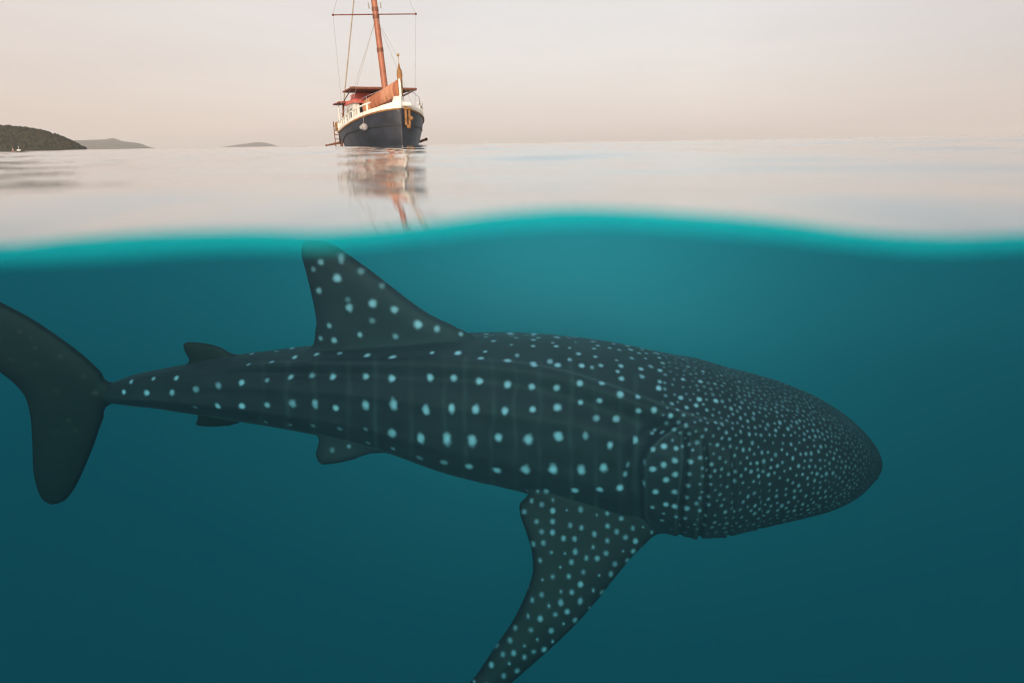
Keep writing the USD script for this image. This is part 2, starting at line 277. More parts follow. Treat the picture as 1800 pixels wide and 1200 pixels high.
def frame_at(px):
    sx = float(SX(px)); t = Cs(sx, 1); t /= np.linalg.norm(t); u = np.array([0, 0, 1.0]) - t * t[2]; u /= np.linalg.norm(u); b = np.cross(t, u); b *= np.sign(-b[1])
    return Cs(sx), t, u, b, float(Hs(sx)), float(Ws(sx))
fins = {}
o, t, u, b, h, wd = frame_at(680)
fins['dorsal'] = fin([(838, 583), (800, 572), (757, 553), (725, 532), (690, 505), (650, 474), (612, 447), (588, 431), (567, 424), (545, 422), (532, 428), (529, 441), (537, 475), (546, 512), (553, 545), (556, 568), (552, 588), (540, 608), (536, 618), (560, 650), (700, 660), (830, 640)], o, t, u, 0.045)
o, t, u, b, h, wd = frame_at(375)
fins['second_dorsal'] = fin([(438, 630), (412, 617), (382, 607), (350, 602), (330, 601), (322, 606), (325, 620), (328, 632), (318, 644), (335, 665), (430, 660)], o, t, u, 0.02, step=.01, edge_w=.09)
fins['anal'] = fin([(343, 722), (343, 745), (352, 749), (380, 750), (410, 749), (432, 744), (445, 738), (430, 715), (350, 705)], o, t, u, 0.016, step=.01, edge_w=.07)
o, t, u, b, h, wd = frame_at(200)
tb = t * 0.97 + np.array([0, .22, 0])
fins['caudal'] = fin([(215, 668), (195, 667), (178, 653), (150, 627), (100, 589), (50, 556), (0, 529), (-60, 492), (-150, 434), (-225, 385), (-256, 372), (-262, 384), (-240, 432), (-160, 520), (-80, 588), (0, 650), (30, 675), (48, 700), (57, 740), (60, 780), (62, 820), (70, 856), (80, 875), (96, 883), (114, 878), (131, 859), (150, 820), (166, 780), (179, 742), (190, 720), (212, 713), (250, 700), (255, 680)], o, tb, u, 0.032,
    bend=lambda q: 0.05 * np.clip(-q[:, 0], 0, 2) ** 2)
o, t, u, b, h, wd = frame_at(630)
op = o + b * wd * .62 - u * h * .72
fins['pelvic'] = fin([(555, 762), (555, 795), (559, 810), (568, 816), (590, 814), (620, 808), (650, 803), (680, 803), (715, 806), (700, 780), (600, 750)], op, t, u - b * .35, 0.022, step=.01, edge_w=.09)
o, t, u, b, h, wd = frame_at(1040)
op = o + b * wd * .74 - u * h * .62
fins['pectoral'] = fin([(1172, 943), (1140, 953), (1120, 969), (1085, 1010), (1050, 1055), (1010, 1101), (970, 1141), (930, 1178), (890, 1214), (850, 1246), (800, 1282), (745, 1312), (722, 1318), (726, 1304), (780, 1255), (832, 1198), (870, 1140), (905, 1086), (928, 1034), (937, 1000), (935, 970), (925, 935), (914, 902), (912, 884), (919, 868), (960, 845), (1040, 845), (1110, 860), (1165, 900)], op, t, u - b * .62, 0.045, edge_w=.2,
    bend=lambda q: -0.07 * np.clip(-q[:, 1] - .2, 0, 2) ** 2)
def mirrored(m):
    v = np.array(m.vertices); k = cKDTree(cen_d); _, i = k.query(v); d = ((v - cen_d[i]) * B_d[i]).sum(1)
    v = v - 2 * d[:, None] * B_d[i]
    # keep the fin rigid: one mirror plane for the whole of it
    mid = i[len(i) // 2]
    i0 = int(np.median(i)); d = (np.array(m.vertices) - cen_d[i0]) @ B_d[i0]
    return trimesh.Trimesh(np.array(m.vertices) - 2 * d[:, None] * B_d[i0], np.array(m.faces)[:, ::-1], process=False)
cen_d, B_d = Cs(s), B
def far_pectoral():
    m = mirrored(fins['pectoral'][0]); o_, t_, u_, b_, h_, w_ = frame_at(1040); hinge = o_ - b_ * w_ * .74 - u_ * h_ * .62
    m.apply_transform(trimesh.transformations.rotation_matrix(math.radians(50), t_, hinge)); return m
FARP = far_pectoral()
allm = [to_manifold(bm)] + [to_manifold(f[0]) for f in fins.values()] + [to_manifold(mirrored(fins[k][0])) for k in ('pelvic',)] + [to_manifold(FARP)]
STAT = [str(m.status()) for m in allm]
uni = manifold3d.Manifold.batch_boolean(allm, manifold3d.OpType.Add)
mm = uni.to_mesh(); SV = np.array(mm.vert_properties[:, :3], float); SF = np.array(mm.tri_verts)
# soften the joints where fins meet the trunk
fv = np.vstack([f[0].vertices for f in fins.values()])
kb = cKDTree(bv)
def relax(V, Fc, mask, it):
    import scipy.sparse as sps
    ed = np.vstack([Fc[:, [0, 1]], Fc[:, [1, 2]], Fc[:, [2, 0]]]); n_ = len(V)
    G = sps.coo_matrix((np.ones(len(ed)), (ed[:, 0], ed[:, 1])), shape=(n_, n_)).tocsr(); G = G + G.T; G.data[:] = 1
    dg = np.asarray(G.sum(1)).ravel()
    for _ in range(it): V = V + mask[:, None] * 0.6 * ((G @ V) / dg[:, None] - V)
    return V
finv = cKDTree(np.vstack([f[0].vertices for f in fins.values()]))
d_body = kb.query(SV)[0]; d_fin = finv.query(SV)[0]
seam = np.exp(-((d_body / .05) ** 2) - (d_fin / .05) ** 2)
SV = relax(SV, SF, np.clip(seam * 1.5, 0, 1), 45)
pj = project(SV)
# outward normals, to tell the near side
tm = trimesh.Trimesh(SV, SF, process=False)
vn = np.array(meshkit.arrays((SV, SF), True)[2])

# ---- skin: pale spots and bars as pigment per vertex
def zl(x0, y0, f, rows): return [(x0 + r[0] / f, y0 + r[1] / f, r[2] / f, r[3], r[4] if len(r) > 4 else 1.0) for r in rows]
SPOTS = zl(400, 400, 3, [(490,180,14,.6),(452,222,12,.4),(598,165,16,.5,1.5),(703,228,16,.4),(578,270,20,.9),(482,330,16,.6),(815,305,15,.35),(638,380,14,.3),(640,418,18,.8),(765,395,20,.9),(880,438,17,.8),(765,487,14,.4),(540,517,13,.7),(487,583,10,.6),(558,595,14,.8),(695,565,13,.8),(880,575,14,.5),
 (1002,513,20,1),(1103,535,14,.8),(1232,560,10,.8),(1362,575,10,.5),(1487,568,8,.5),(1612,592,12,.8),(1735,625,12,.8),(130,665,10,.7),(257,650,10,.7),(390,630,8,.7),(232,708,13,.8),(112,720,10,.6),(355,683,13,.8),(470,668,13,.8),(595,662,12,.6),(735,673,14,.9),(869,682,18,1),(1079,660,11,.9),(1213,658,17,1),(1338,688,15,.9),(1480,702,19,1),(1613,715,15,.95),(1741,725,16,.95),
 (76,817,14,.9),(208,802,12,.5),(330,788,14,.8),(447,780,15,.5),(557,790,17,1),(732,785,16,.8),(869,796,18,1),(1067,788,17,1),(1191,793,17,1),(1325,810,16,1),(1474,828,17,1),(1607,835,16,1),(1736,843,16,1),(74,940,16,1),(210,935,15,.7),(342,925,18,.6),(461,930,16,.7,1.5),(574,951,15,1),(730,932,18,.9,1.3),(876,932,19,1,1.5),(1043,962,18,1,1.4),(1180,952,16,1,1.5),(1312,957,16,1,1.3),(1462,965,16,1,1.2),(1606,957,15,.95),(1737,947,19,1),
 (590,1060,15,.3),(727,1062,12,.3),(869,1083,20,.7,1.2),(1022,1108,19,.9,1.5),(1154,1112,19,1,1.7),(1287,1122,20,1,1.5),(1430,1108,18,1,1.2),(1585,1117,21,1,1.2),(1745,1097,22,1,1.2),(740,1135,12,.4),(872,1165,12,.4),(200,1025,10,.25),(330,1040,10,.3),(450,1045,12,.3)])
SPOTS += zl(880, 640, 4.617, [(275,8,24,.9),(465,12,24,.9),(656,14,22,.9),(815,10,18,.7),(975,12,20,.8),(1136,40,20,.85),(1290,50,20,.9),(645,157,23,.95),(818,153,23,.95),(981,115,20,.8),(975,242,26,.95),(1110,262,18,.9),(1278,193,22,1),(650,311,20,.9),(803,295,22,.9),(1118,380,22,.9),(1249,370,20,.9,1.3),(780,440,26,.7),(937,440,24,.8),
 (686,575,20,.6,1.8),(886,650,21,.95,1.4),(1091,613,22,1,1.4),(197,858,32,1,1.3),(426,850,31,1,1.3),(655,860,28,.9,1.5),(833,838,28,.95,1.3),(1015,890,17,.6,1.4),(1032,810,16,.4,1.4),(367,1027,22,.6),(604,1025,26,1),(803,1018,24,.9),(968,1000,26,1)])
SPOTS += zl(300, 580, 3, [(1313,675,18,.3),(1443,697,18,.5),(1575,718,20,.8),(1720,738,20,.9),(30,252,12,.8),(8,328,14,.7),(130,313,16,.5),(250,292,16,.5),(376,277,13,.9),(247,403,14,.9),(374,400,16,1),(510,395,15,.7),(130,405,12,.3),(510,262,12,.5),(1030,595,12,.4),(1168,628,16,.4),(890,520,14,.3),(1028,522,10,.3),(850,635,12,.35),(940,612,10,.5)])
SPOTS += zl(0, 500, 3, [(690,510,12,.7),(810,497,11,.6),(930,492,12,.8),(655,567,13,.9),(775,570,15,.9),(903,570,15,.9),(1030,552,16,.7),(1150,530,16,.5),(1148,642,14,.9),(1275,640,17,1),(1277,517,14,.9),(1313,422,12,.6),(1330,365,10,.7),(500,575,15,.55),(443,480,12,.3),(360,713,12,.3),(403,768,12,.25),(317,378,14,.3),(190,335,12,.3),(100,245,12,.25),(185,415,12,.2),(300,560,12,.2),(160,280,10,.2),(60,400,12,.2),(330,900,10,.15),(300,770,10,.2)])
SPOTS += zl(1000, 560, 2.857, [(448,135,10,.6),(148,135,11,.8),(48,176,12,.8),(255,155,10,.7),(352,172,10,.7),(452,195,10,.8),(78,580,10,.6),(575,305,10,.8),(660,315,11,.9),(560,398,11,.9),(657,405,12,.9),(737,410,11,.9),(515,425,10,.6),(640,437,11,.8),(590,447,10,.8),(513,487,11,.9),(545,458,8,.7),(600,240,9,.7),(675,265,9,.7),(733,325,9,.6),(855,315,9,.6),(765,285,8,.5),
 (420,575,10,.7),(467,568,12,.8),(527,555,10,.7),(420,652,12,.8),(475,637,13,.9),(537,647,12,.8),(535,710,13,.8),(475,733,13,.9),(420,758,14,.9),(485,810,13,.9),(537,783,12,.8),(437,868,13,.9),(530,865,12,.7),(380,825,10,.7,1.6),(378,715,9,.5,1.6),(485,932,12,.8),(530,938,12,.8),(420,945,9,.6),(467,1010,9,.5),(603,580,10,.4),(597,630,10,.4),(643,620,9,.4),(610,720,12,.8),(600,780,9,.5),(597,838,10,.5),(590,950,12,.6),(590,895,9,.4),(430,560,8,.5)])
facing = ((CAM - SV) * vn).sum(1) > 0.12 * np.linalg.norm(CAM - SV, axis=1)
fid = np.nonzero(facing)[0]; k2 = cKDTree(pj[fid, :2])
spine = cKDTree(cen_d); isp = spine.query(SV)[1]
vx = XPs(s)[isp]; rel = SV - cen_d[isp]
mv = SV - 2 * np.minimum((rel * B_d[isp]).sum(1), 0)[:, None] * B_d[isp]; vp = project(mv)[:, 0]          # flank position as seen, the same on both sides
el = np.degrees(np.arctan2((rel * U[isp]).sum(1) / Hs(s)[isp], np.abs((rel * B_d[isp]).sum(1)) / Ws(s)[isp]))
near_side = (rel * B_d[isp]).sum(1) > 0
d_each = {k: cKDTree(np.vstack([f[0].vertices, FARP.vertices if k == 'pectoral' else mirrored(f[0]).vertices])).query(SV, distance_upper_bound=.02)[0] for k, f in fins.items() if k in ('pectoral', 'caudal', 'dorsal', 'pelvic')}
is_fin = {k: (v < 5e-3) & (d_body > 5e-3) for k, v in d_each.items()}
any_fin = d_body > 6e-3
S3 = []                               # centre, radius, weight, stretch, normal
for x, y, r, wgt, st in SPOTS:
    ids = fid[k2.query_ball_point((x, y), 4)]
    if len(ids) == 0: continue
    ids = ids[pj[ids, 2] < pj[ids, 2].min() + .12]
    v = ids[np.argmin(((pj[ids, :2] - (x, y)) ** 2).sum(1))]
    if any(np.linalg.norm(SV[v] - o_[0]) < .022 for o_ in S3): continue
    S3.append((SV[v], 1.12 * r * pj[v, 2] / F, wgt * (.45 if x < 195 else 1), st, vn[v]))
rngs = np.random.default_rng(11)
def darts(cand, spacing, radius, weight, jit=.3):
    """scatter spots over the candidate vertices, no two closer than the local spacing"""
    cell = {}; got = []
    for v in rngs.permutation(cand)[:60000]:
        p = SV[v]; d_ = spacing(v); key = tuple((p // .12).astype(int)); ok = True
        for dx in np.ndindex(3, 3, 3):
            for q, dq in cell.get((key[0] + dx[0] - 1, key[1] + dx[1] - 1, key[2] + dx[2] - 1), ()):
                if ((p - q) ** 2).sum() < (max(d_, dq) if dq > .0 else d_) ** 2: ok = False; break
            if not ok: break
        if ok:
            cell.setdefault(key, []).append((p, d_)); got.append(v)
    for v in got: S3.append((SV[v], radius(v) * rngs.uniform(1 - jit, 1 + jit), weight(v) * rngs.uniform(.6, 1), rngs.uniform(.9, 1.35), vn[v]))
def lerp(x, xs, ys): return float(np.interp(x, xs, ys))
free = cKDTree(np.array([q[0] for q in S3])).query(SV)[0]
head = (vp > 1165) & (el > -66) & ~any_fin & (free > .036)
head &= ~((vp < 1245) & (el < 22) & near_side & (free < .06))
darts(np.nonzero(head)[0], lambda v: lerp(vp[v], (1165, 1230, 1290, 1400, 1480, 1550), (.056, .042, .0385, .0375, .030, .024)) * (1.0 if el[v] < 35 else .84), lambda v: lerp(vp[v], (1165, 1300, 1420, 1480, 1550), (.0094, .0088, .0088, .0074, .0055)), lambda v: lerp(el[v], (-66, -48, -33, -14, 40, 62, 90), (0, .04, .22, .85, .85, .55, .38)) * lerp(vp[v], (1150, 1400, 1480, 1550), (.8, .78, .45, .15)))
back = (vp > 850) & (vp <= 1165) & (el > 60) & ~any_fin & (free > .05)
darts(np.nonzero(back)[0], lambda v: lerp(vp[v], (850, 1165), (.12, .09)), lambda v: .0145, lambda v: .8)
# far flank: the same pattern mirrored
for o_ in list(S3):
    _, i0 = spine.query(o_[0]); d0 = (o_[0] - cen_d[i0]) @ B_d[i0]
    if d0 > .05 and XPs(s)[i0] < 1165: S3.append((o_[0] - 2 * d0 * B_d[i0], o_[1], o_[2], o_[3], o_[4] - 2 * (o_[4] @ B_d[i0]) * B_d[i0]))
darts(np.nonzero(is_fin['pectoral'])[0], lambda v: .063, lambda v: .0118, lambda v: .85, .3)
darts(np.nonzero(is_fin['caudal'] & (free > .1))[0], lambda v: .2, lambda v: .016, lambda v: .04)
kv = cKDTree(SV); spot = np.zeros(len(SV))
for p, r, wgt, st, nv in S3:
    ids = np.array(kv.query_ball_point(p, 1.6 * r * st))
    if len(ids) == 0: continue
    dv = SV[ids] - p; dv = dv - (dv @ nv)[:, None] * nv * .5
    ax = np.cross(nv, np.array([1.0, 0, 0])); ax /= np.linalg.norm(ax) + 1e-9
    along = dv @ ax; dd = np.sqrt(np.maximum((dv ** 2).sum(1) - along ** 2, 0) + (along / st) ** 2) / r
    dd = dd * (1 + .45 * (meshkit.noise(SV[ids] * 38, 21) - .5)); wv = (1 - sm(dd, .3, 1.4)) * wgt * (vn[ids] @ nv > .1)
    spot[ids] = np.maximum(spot[ids], wv)
# pale bars between the columns of spots, mottling, paler belly
bar = np.zeros(len(SV))
for k, bx in enumerate((460, 505, 553, 613, 660, 722, 781, 817, 865, 905, 948, 1003, 1046, 1092, 1118)):
    bar += gauss(vp + 7 * (meshkit.noise(np.stack([el * .07, vx * 0 + k * 3.1, vx * 0], -1)) - .5), bx, 4.2) * (.25 + .9 * meshkit.noise(np.stack([el * .09 + k * 7, vx * 0, vx * 0], -1), 4)) * (.6 + .5 * ((k * 37) % 10) / 10)
bar *= (el < 62) & (el > -60) & ~any_fin
bel = sm(-el, 38, 72) * (1 - sm(vx, 640, 980) * .75) * ~any_fin
mot = meshkit.fbm(SV * 7, 4, 2); fine = meshkit.noise(SV * 60, 9)
dark = np.array([.0125, .0115, .0165]); pale = np.array([.40, .55, .70])
dark_v = dark * (.45 + 1.15 * mot + .25 * (fine - .5))[:, None]
PIG = dark_v + (np.array([.07, .082, .09]) - dark_v) * np.clip(bar * .30, 0, .45)[:, None]
gxv = 1128 + 80 * np.clip((el - 6) / 32, 0, 1) ** 2 + 46 * np.clip((-22 - el) / 36, 0, 1) ** 1.5
line = .8 * gauss(vp, gxv + 7, 2.2) * sm(el, -50, -32) * (1 - sm(el, 30, 42)) + gauss(el, 52 - 16 * sm(vx, 850, 1200) + 5, 1.0) * sm(vx, 830, 900) * (1 - sm(vx, 1140, 1250)) * .8
for k, gxk in enumerate((1197, 1233)): line += .55 * gauss(vp, gxk + 6 * np.sin(np.radians(el + 20)) + 3 * np.sin(np.radians(el * 5 + 60 * k)) - 6, 1.8) * sm(el, -50, -34) * (1 - sm(el, 24, 33))
line *= ~any_fin
PIG = PIG + (np.array([.10, .115, .125]) - PIG) * np.clip(line * (.15 + .6 * mot), 0, .6)[:, None]
PIG = PIG + (np.array([.17, .19, .19]) - PIG) * (bel * .55)[:, None]
PIG = PIG + (pale - PIG) * (spot * (.86 + .2 * (fine - .5)))[:, None].clip(0, 1)
pec = (is_fin['pectoral'] & (spot < .12))[:, None]; PIG = np.where(pec, PIG * np.array([.95, .68, .62]), PIG)
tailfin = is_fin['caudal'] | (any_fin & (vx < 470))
PIG = PIG * np.where(tailfin, .3, 1.0)[:, None] * np.where(tailfin[:, None], np.array([1.5, .95, .6]), 1.0)  # tail fins: dark pigment, with lens falloff at the frame edge painted in
skin = usdkit.material(stage, '/World/Looks/shark_skin', {
    'a': ('attribute', dict(attribute='pigment')), 'geo': ('geometry', {}), 'no': ('noise_texture', dict(scale=55.0, detail=4.0, roughness=.6)), 'bump': ('bump', dict(strength=.12, distance=.006)),
    'p': ('principled_bsdf', dict(roughness=.62, specular_ior_level=.22))},
    [('a.color', 'p.base_color'), ('geo.position', 'no.vector'), ('no.fac', 'bump.height'), ('bump.normal', 'p.normal')], surface='p.BSDF')
shark = UsdGeom.Xform.Define(stage, '/World/whale_shark')
sk = usdkit.mesh(stage, '/World/whale_shark/body', (SV, SF), skin, smooth=True)
eye_m = usdkit.material(stage, '/World/Looks/shark_eye', {'p': ('principled_bsdf', dict(base_color=(.012, .012, .014), roughness=.15))}, [], surface='p.BSDF')
for k, (c_sign, nm) in enumerate(((1, 'eye'), (-1, 'eye_001'))):
    row = int(np.argmin(np.abs(XPs(s) - 1488))); ang = math.radians(4); col = int(np.argmin(np.abs(th - (ang if c_sign > 0 else math.pi - ang) % (2 * math.pi))))
    em = trimesh.creation.icosphere(3, .019); em.apply_translation(P[row, col] - Nrm[row, col] * .013); usdkit.mesh(stage, '/World/whale_shark/' + nm, em, eye_m, smooth=True)
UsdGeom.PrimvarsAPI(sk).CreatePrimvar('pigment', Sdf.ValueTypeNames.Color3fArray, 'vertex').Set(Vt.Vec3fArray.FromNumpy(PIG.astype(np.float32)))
put(shark.GetPrim(), category='shark', label='huge dark whale shark covered in pale spots, swimming right under the waterline')

# ---------------------------------------------------------------- sailing boat
def paint(name, col, rough=.5, var=.12, scale=3.0, spec=.4, bump=0.0):
    return usdkit.material(stage, '/World/Looks/' + name, {
        'tc': ('texture_coordinate', {}), 'no': ('noise_texture', dict(scale=scale, detail=4.0, roughness=.6)),
        'r': ('rgb_ramp', dict(ramp=[(.3, tuple(c * (1 - var * 1.6) for c in col)), (.55, col), (.75, tuple(min(1, c * (1 + var)) for c in col))])),
        'b': ('bump', dict(strength=bump, distance=.02)),
        'p': ('principled_bsdf', dict(roughness=rough, specular_ior_level=spec))},
        [('tc.object', 'no.vector'), ('no.fac', 'r.fac'), ('r.color', 'p.base_color'), ('no.fac', 'b.height')] + ([('b.normal', 'p.normal')] if bump else []), surface='p.BSDF')
M_navy = paint('navy_paint', (.022, .026, .036), .45, .3, 1.2)
M_white = paint('white_paint', (.68, .65, .59), .55, .14, 2.0)
M_wood = paint('varnished_wood', (.30, .108, .06), .5, .14, 2.0)
M_dwood = paint('dark_wood', (.16, .055, .03), .55, .3, 5.0)
M_ochre = paint('ochre_paint', (.25, .12, .04), .65, .3, 4.0)
M_sail = paint('terracotta_canvas', (.40, .15, .08), .85, .08, 2.5)
M_sail2 = paint('faded_terracotta_canvas', (.54, .25, .145), .85, .08, 2.5)
M_red = paint('red_paint', (.62, .13, .10), .6, .2, 2.0)
M_awn = paint('maroon_awning', (.20, .055, .035), .85, .25, 2.0)
M_black = paint('black_paint', (.015, .014, .013), .6, .3, 3.0)
M_glass_shade = paint('dark_window_and_shade', (.02, .022, .024), .1, .1, 1.0, .6)
M_rope = paint('rope', (.30, .26, .21), .9, .2, 9.0)
M_steel = paint('weathered_steel', (.30, .29, .28), .45, .2, 6.0)
M_brass = paint('brass', (.36, .22, .07), .35, .25, 5.0)
M_rubber = paint('grey_fender', (.30, .28, .29), .55, .2, 6.0)
used = {}
def numbered(name):
    k = used.get(name, 0); used[name] = k + 1
    return name if k == 0 else f'{name}_{k:03d}'
def thing(name, label, cat, mat4=None, group=None):
    x = UsdGeom.Xform.Define(stage, '/World/' + numbered(name)); p = x.GetPrim()
    if mat4 is not None: x.AddTransformOp().Set(mat4)
    put(p, label=label, category=cat)
    if group: put(p, group=group)
    return p
def part(parent, name, mesh, mat, smooth=35, label=None):
    path = str(parent.GetPath()) + '/' + name; k = 1
    while stage.GetPrimAtPath(path).IsValid(): path = str(parent.GetPath()) + f'/{name}_{k:03d}'; k += 1
    m = usdkit.mesh(stage, path, mesh, mat, smooth=smooth).GetPrim()
    if label: put(m, label=label)
    return m
def tube(pts, r, sides=10):
    """a round bar along a polyline; r a number or one per point"""
    p = np.array(pts, float); n_ = len(p); r = np.broadcast_to(np.asarray(r, float), (n_,))
    t = np.gradient(p, axis=0); t /= np.linalg.norm(t, axis=1, keepdims=True)
    ref = np.array([0, 0, 1.0]) if abs(t[:, 2]).max() < .9 else np.array([1.0, .2, 0])
    a = np.cross(t, ref); a /= np.linalg.norm(a, axis=1, keepdims=True); b_ = np.cross(t, a); g = np.arange(sides) * 2 * np.pi / sides
    v = p[:, None] + r[:, None, None] * (np.cos(g)[None, :, None] * a[:, None] + np.sin(g)[None, :, None] * b_[:, None])
    i, j = np.meshgrid(np.arange(n_ - 1), np.arange(sides), indexing='ij'); j2 = (j + 1) % sides
    q_ = np.stack([i * sides + j, i * sides + j2, (i + 1) * sides + j2, (i + 1) * sides + j], -1).reshape(-1, 4)
    f = np.vstack([q_[:, [0, 1, 2]], q_[:, [0, 2, 3]]]); V = np.vstack([v.reshape(-1, 3), p[0], p[-1]]); N_ = n_ * sides; e_ = np.arange(sides); e2_ = (e_ + 1) % sides
    f = np.vstack([f, np.stack([np.full(sides, N_), e2_, e_], -1), np.stack([np.full(sides, N_ + 1), N_ - sides + e_, N_ - sides + e2_], -1)])
    m = trimesh.Trimesh(V, f, process=False)
    if m.volume < 0: m = trimesh.Trimesh(V, f[:, ::-1], process=False)
    return m
def slab(corners, thick):
    """a quad plate given thickness along its normal"""
    c = np.array(corners, float); nn = np.cross(c[1] - c[0], c[3] - c[0]); nn /= np.linalg.norm(nn)
    return trimesh.convex.convex_hull(np.vstack([c + nn * thick / 2, c - nn * thick / 2]))
def cat(*ms): return trimesh.util.concatenate(list(ms))
def ball(p, r, sub=2): m = trimesh.creation.icosphere(sub, r); m.apply_translation(p); return m

YAW = math.radians(24); BOW = at_y(708, 255, 36.0); BOW[2] = 0
fx, fy = math.sin(YAW), -math.cos(YAW)                 # heading
px_, py_ = -fy, fx                                     # port side
def W(a, p, z): return np.array([BOW[0] - fx * a + px_ * p, BOW[1] - fy * a + py_ * p, z])   # metres aft of the bow, to port, up
LB = 12.0
def pin(a, x, y):
    """the point a metres aft of the bow that stands at (x, y) in the photograph: (to port, up)"""
    d = ray(x, y); o_ = BOW - np.array([fx, fy, 0]) * a - CAM           # o + p*side + z*up = k*d
    k = (o_[0] * fx + o_[1] * fy) / (d[0] * fx + d[1] * fy); q_ = k * d - o_
    return q_[0] * px_ + q_[1] * py_, CAM[2] + k * d[2]
def WP(a, x, y): p, z_ = pin(a, x, y); return W(a, p, z_)
hb = PchipInterpolator([0, .02, .06, .12, .2, .3, .42, .6, .8, .93, 1], [.06, .46, 1.05, 1.58, 2.02, 2.27, 2.36, 2.3, 2.0, 1.65, 1.25])
shear = PchipInterpolator([0, .04, .08, .12, .2, .3, .4, .5, .65, .8, 1], [1.98, 1.90, 1.80, 1.70, 1.50, 1.30, 1.15, 1.03, .92, .90, .95])
def half(sx, v):        # v 0 keel .. 1 sheer ; half breadth
    full = .78 + .22 * min(1, sx / .25) - .3 * max(0, (sx - .7) / .3)
    return float(hb(sx)) * min(1, v) ** (1.02 - .8 * full) if v > 0 else 0.0
KEEL = -0.9
ss = np.concatenate([np.linspace(0, .12, 14), np.linspace(.14, 1, 34)]); vv = np.linspace(0, 1, 16)
def hull_mesh(ss, z_lo, z_hi, out=0.0, nv=16):
    rows_ = []
    for sx in ss:
        zl_, zh_ = z_lo(sx), z_hi(sx); kz = KEEL + .35 * max(0, (.12 - sx) / .12) ** 2 + .5 * max(0, (sx - .75) / .25) ** 2
        r_ = []
        for v in np.linspace(0, 1, nv):
            z_ = zl_ + (zh_ - zl_) * v; hv = np.clip((z_ - kz) / (shear(sx) - kz), 0, 1.4)
            r_.append((sx, half(sx, hv) * (1 if hv <= 1 else 1 + .02 * (hv - 1)) + out, z_))
        rows_.append(r_)
    A_ = np.array(rows_)
    rake = lambda z: np.clip((z - .0) * -.10, -.4, .3)      # the stem leans forward
    star = np.array([[W(sx * LB + rake(z_) * max(0, 1 - sx * 5), -y_, z_) for sx, y_, z_ in r_] for r_ in A_])
    port = np.array([[W(sx * LB + rake(z_) * max(0, 1 - sx * 5), y_, z_) for sx, y_, z_ in r_] for r_ in A_])
    return star, port
def grid_faces(n_, m_, flip=False):
    i, j = np.meshgrid(np.arange(n_ - 1), np.arange(m_ - 1), indexing='ij')
    q_ = np.stack([i * m_ + j, (i + 1) * m_ + j, (i + 1) * m_ + j + 1, i * m_ + j + 1], -1).reshape(-1, 4)
    return q_[:, ::-1] if flip else q_
def shell(star, port, close_top=False):
    """ring sections: keel to starboard sheer and keel to port sheer, stitched at bow and stern, closed on top"""
    n_, m_ = star.shape[:2]
    sec = np.concatenate([star[:, ::-1], port[:, 0:]], 1); k_ = sec.shape[1]
    V = sec.reshape(-1, 3); f = grid_faces(n_, k_); fs = [f[:, [0, 1, 2]], f[:, [0, 2, 3]]]
    for r_ in (0, n_ - 1):            # caps
        idx_ = r_ * k_ + np.arange(k_); c_i = len(V); V = np.vstack([V, V[idx_].mean(0)]); fs.append(np.stack([idx_, np.roll(idx_, -1), np.full(k_, c_i)], -1)[: k_])
    t_ = np.arange(n_ - 1); fs.append(np.stack([t_ * k_, (t_ + 1) * k_, (t_ + 1) * k_ + k_ - 1], -1)); fs.append(np.stack([t_ * k_, (t_ + 1) * k_ + k_ - 1, t_ * k_ + k_ - 1], -1))
    m = trimesh.Trimesh(V, np.vstack(fs), process=True); trimesh.repair.fix_normals(m); return m
boat = thing('sailing_boat', 'dark navy sailing boat with orange mast and furled sail, anchored on the horizon', 'boat')
st_, po_ = hull_mesh(ss, lambda q: KEEL, lambda q: float(shear(q)), nv=20)
part(boat, 'hull', shell(st_, po_), M_navy, smooth=50)
bw = lambda q: float(shear(q)) + .20 + .16 * max(0, 1 - q / .08) ** 1.5 + .05 * max(0, 1 - q / .5)
def band(lo, hi, out, thick, s0=0.0, s1=1.0):
    ms = []
    sq = ss[(ss >= s0) & (ss <= s1)]
    so, pt = hull_mesh(sq, lo, hi, out, 3); si, pi = hull_mesh(sq, lo, hi, out - thick, 3)
    for a_, b_ in ((so, si), (pt, pi)):
        n_, k_ = a_.shape[:2]
        ringv = np.concatenate([a_, b_[:, ::-1]], 1); kk = ringv.shape[1]; V = ringv.reshape(-1, 3)
        i, j = np.meshgrid(np.arange(n_ - 1), np.arange(kk), indexing='ij'); j2 = (j + 1) % kk
        q_ = np.stack([i * kk + j, (i + 1) * kk + j, (i + 1) * kk + j2, i * kk + j2], -1).reshape(-1, 4)
        m = trimesh.Trimesh(V, np.vstack([q_[:, [0, 1, 2]], q_[:, [0, 2, 3]]]), process=False); trimesh.repair.fix_normals(m); ms.append(m)
    return ms
for side, m in zip(('starboard', 'port'), band(lambda q: float(shear(q)) + .005, bw, .012, .07)): part(boat, 'bulwark', m, M_white, smooth=40)
for m in band(lambda q: float(shear(q)) - .05, lambda q: float(shear(q)) + .03, .06, .09): part(boat, 'rubbing_strake', m, M_ochre, smooth=40)
for m in band(lambda q: float(shear(q)) * .42 + .24 - .42 * sm(q, .35, .75), lambda q: float(shear(q)) * .42 + .30 - .42 * sm(q, .35, .75), .035, .07, 0, .7): part(boat, 'wale', m, M_black, smooth=40)
# deck
dk = lambda q: float(shear(q)) - .12
dst = np.array([W(q * LB, -(half(q, 1) - .06), dk(q)) for q in ss]); dpt = np.array([W(q * LB, half(q, 1) - .06, dk(q)) for q in ss])
part(boat, 'deck', (np.vstack([dst, dpt]), np.array([[k, k + 1, len(ss) + k + 1, len(ss) + k] for k in range(len(ss) - 1)])), M_wood, smooth=False)
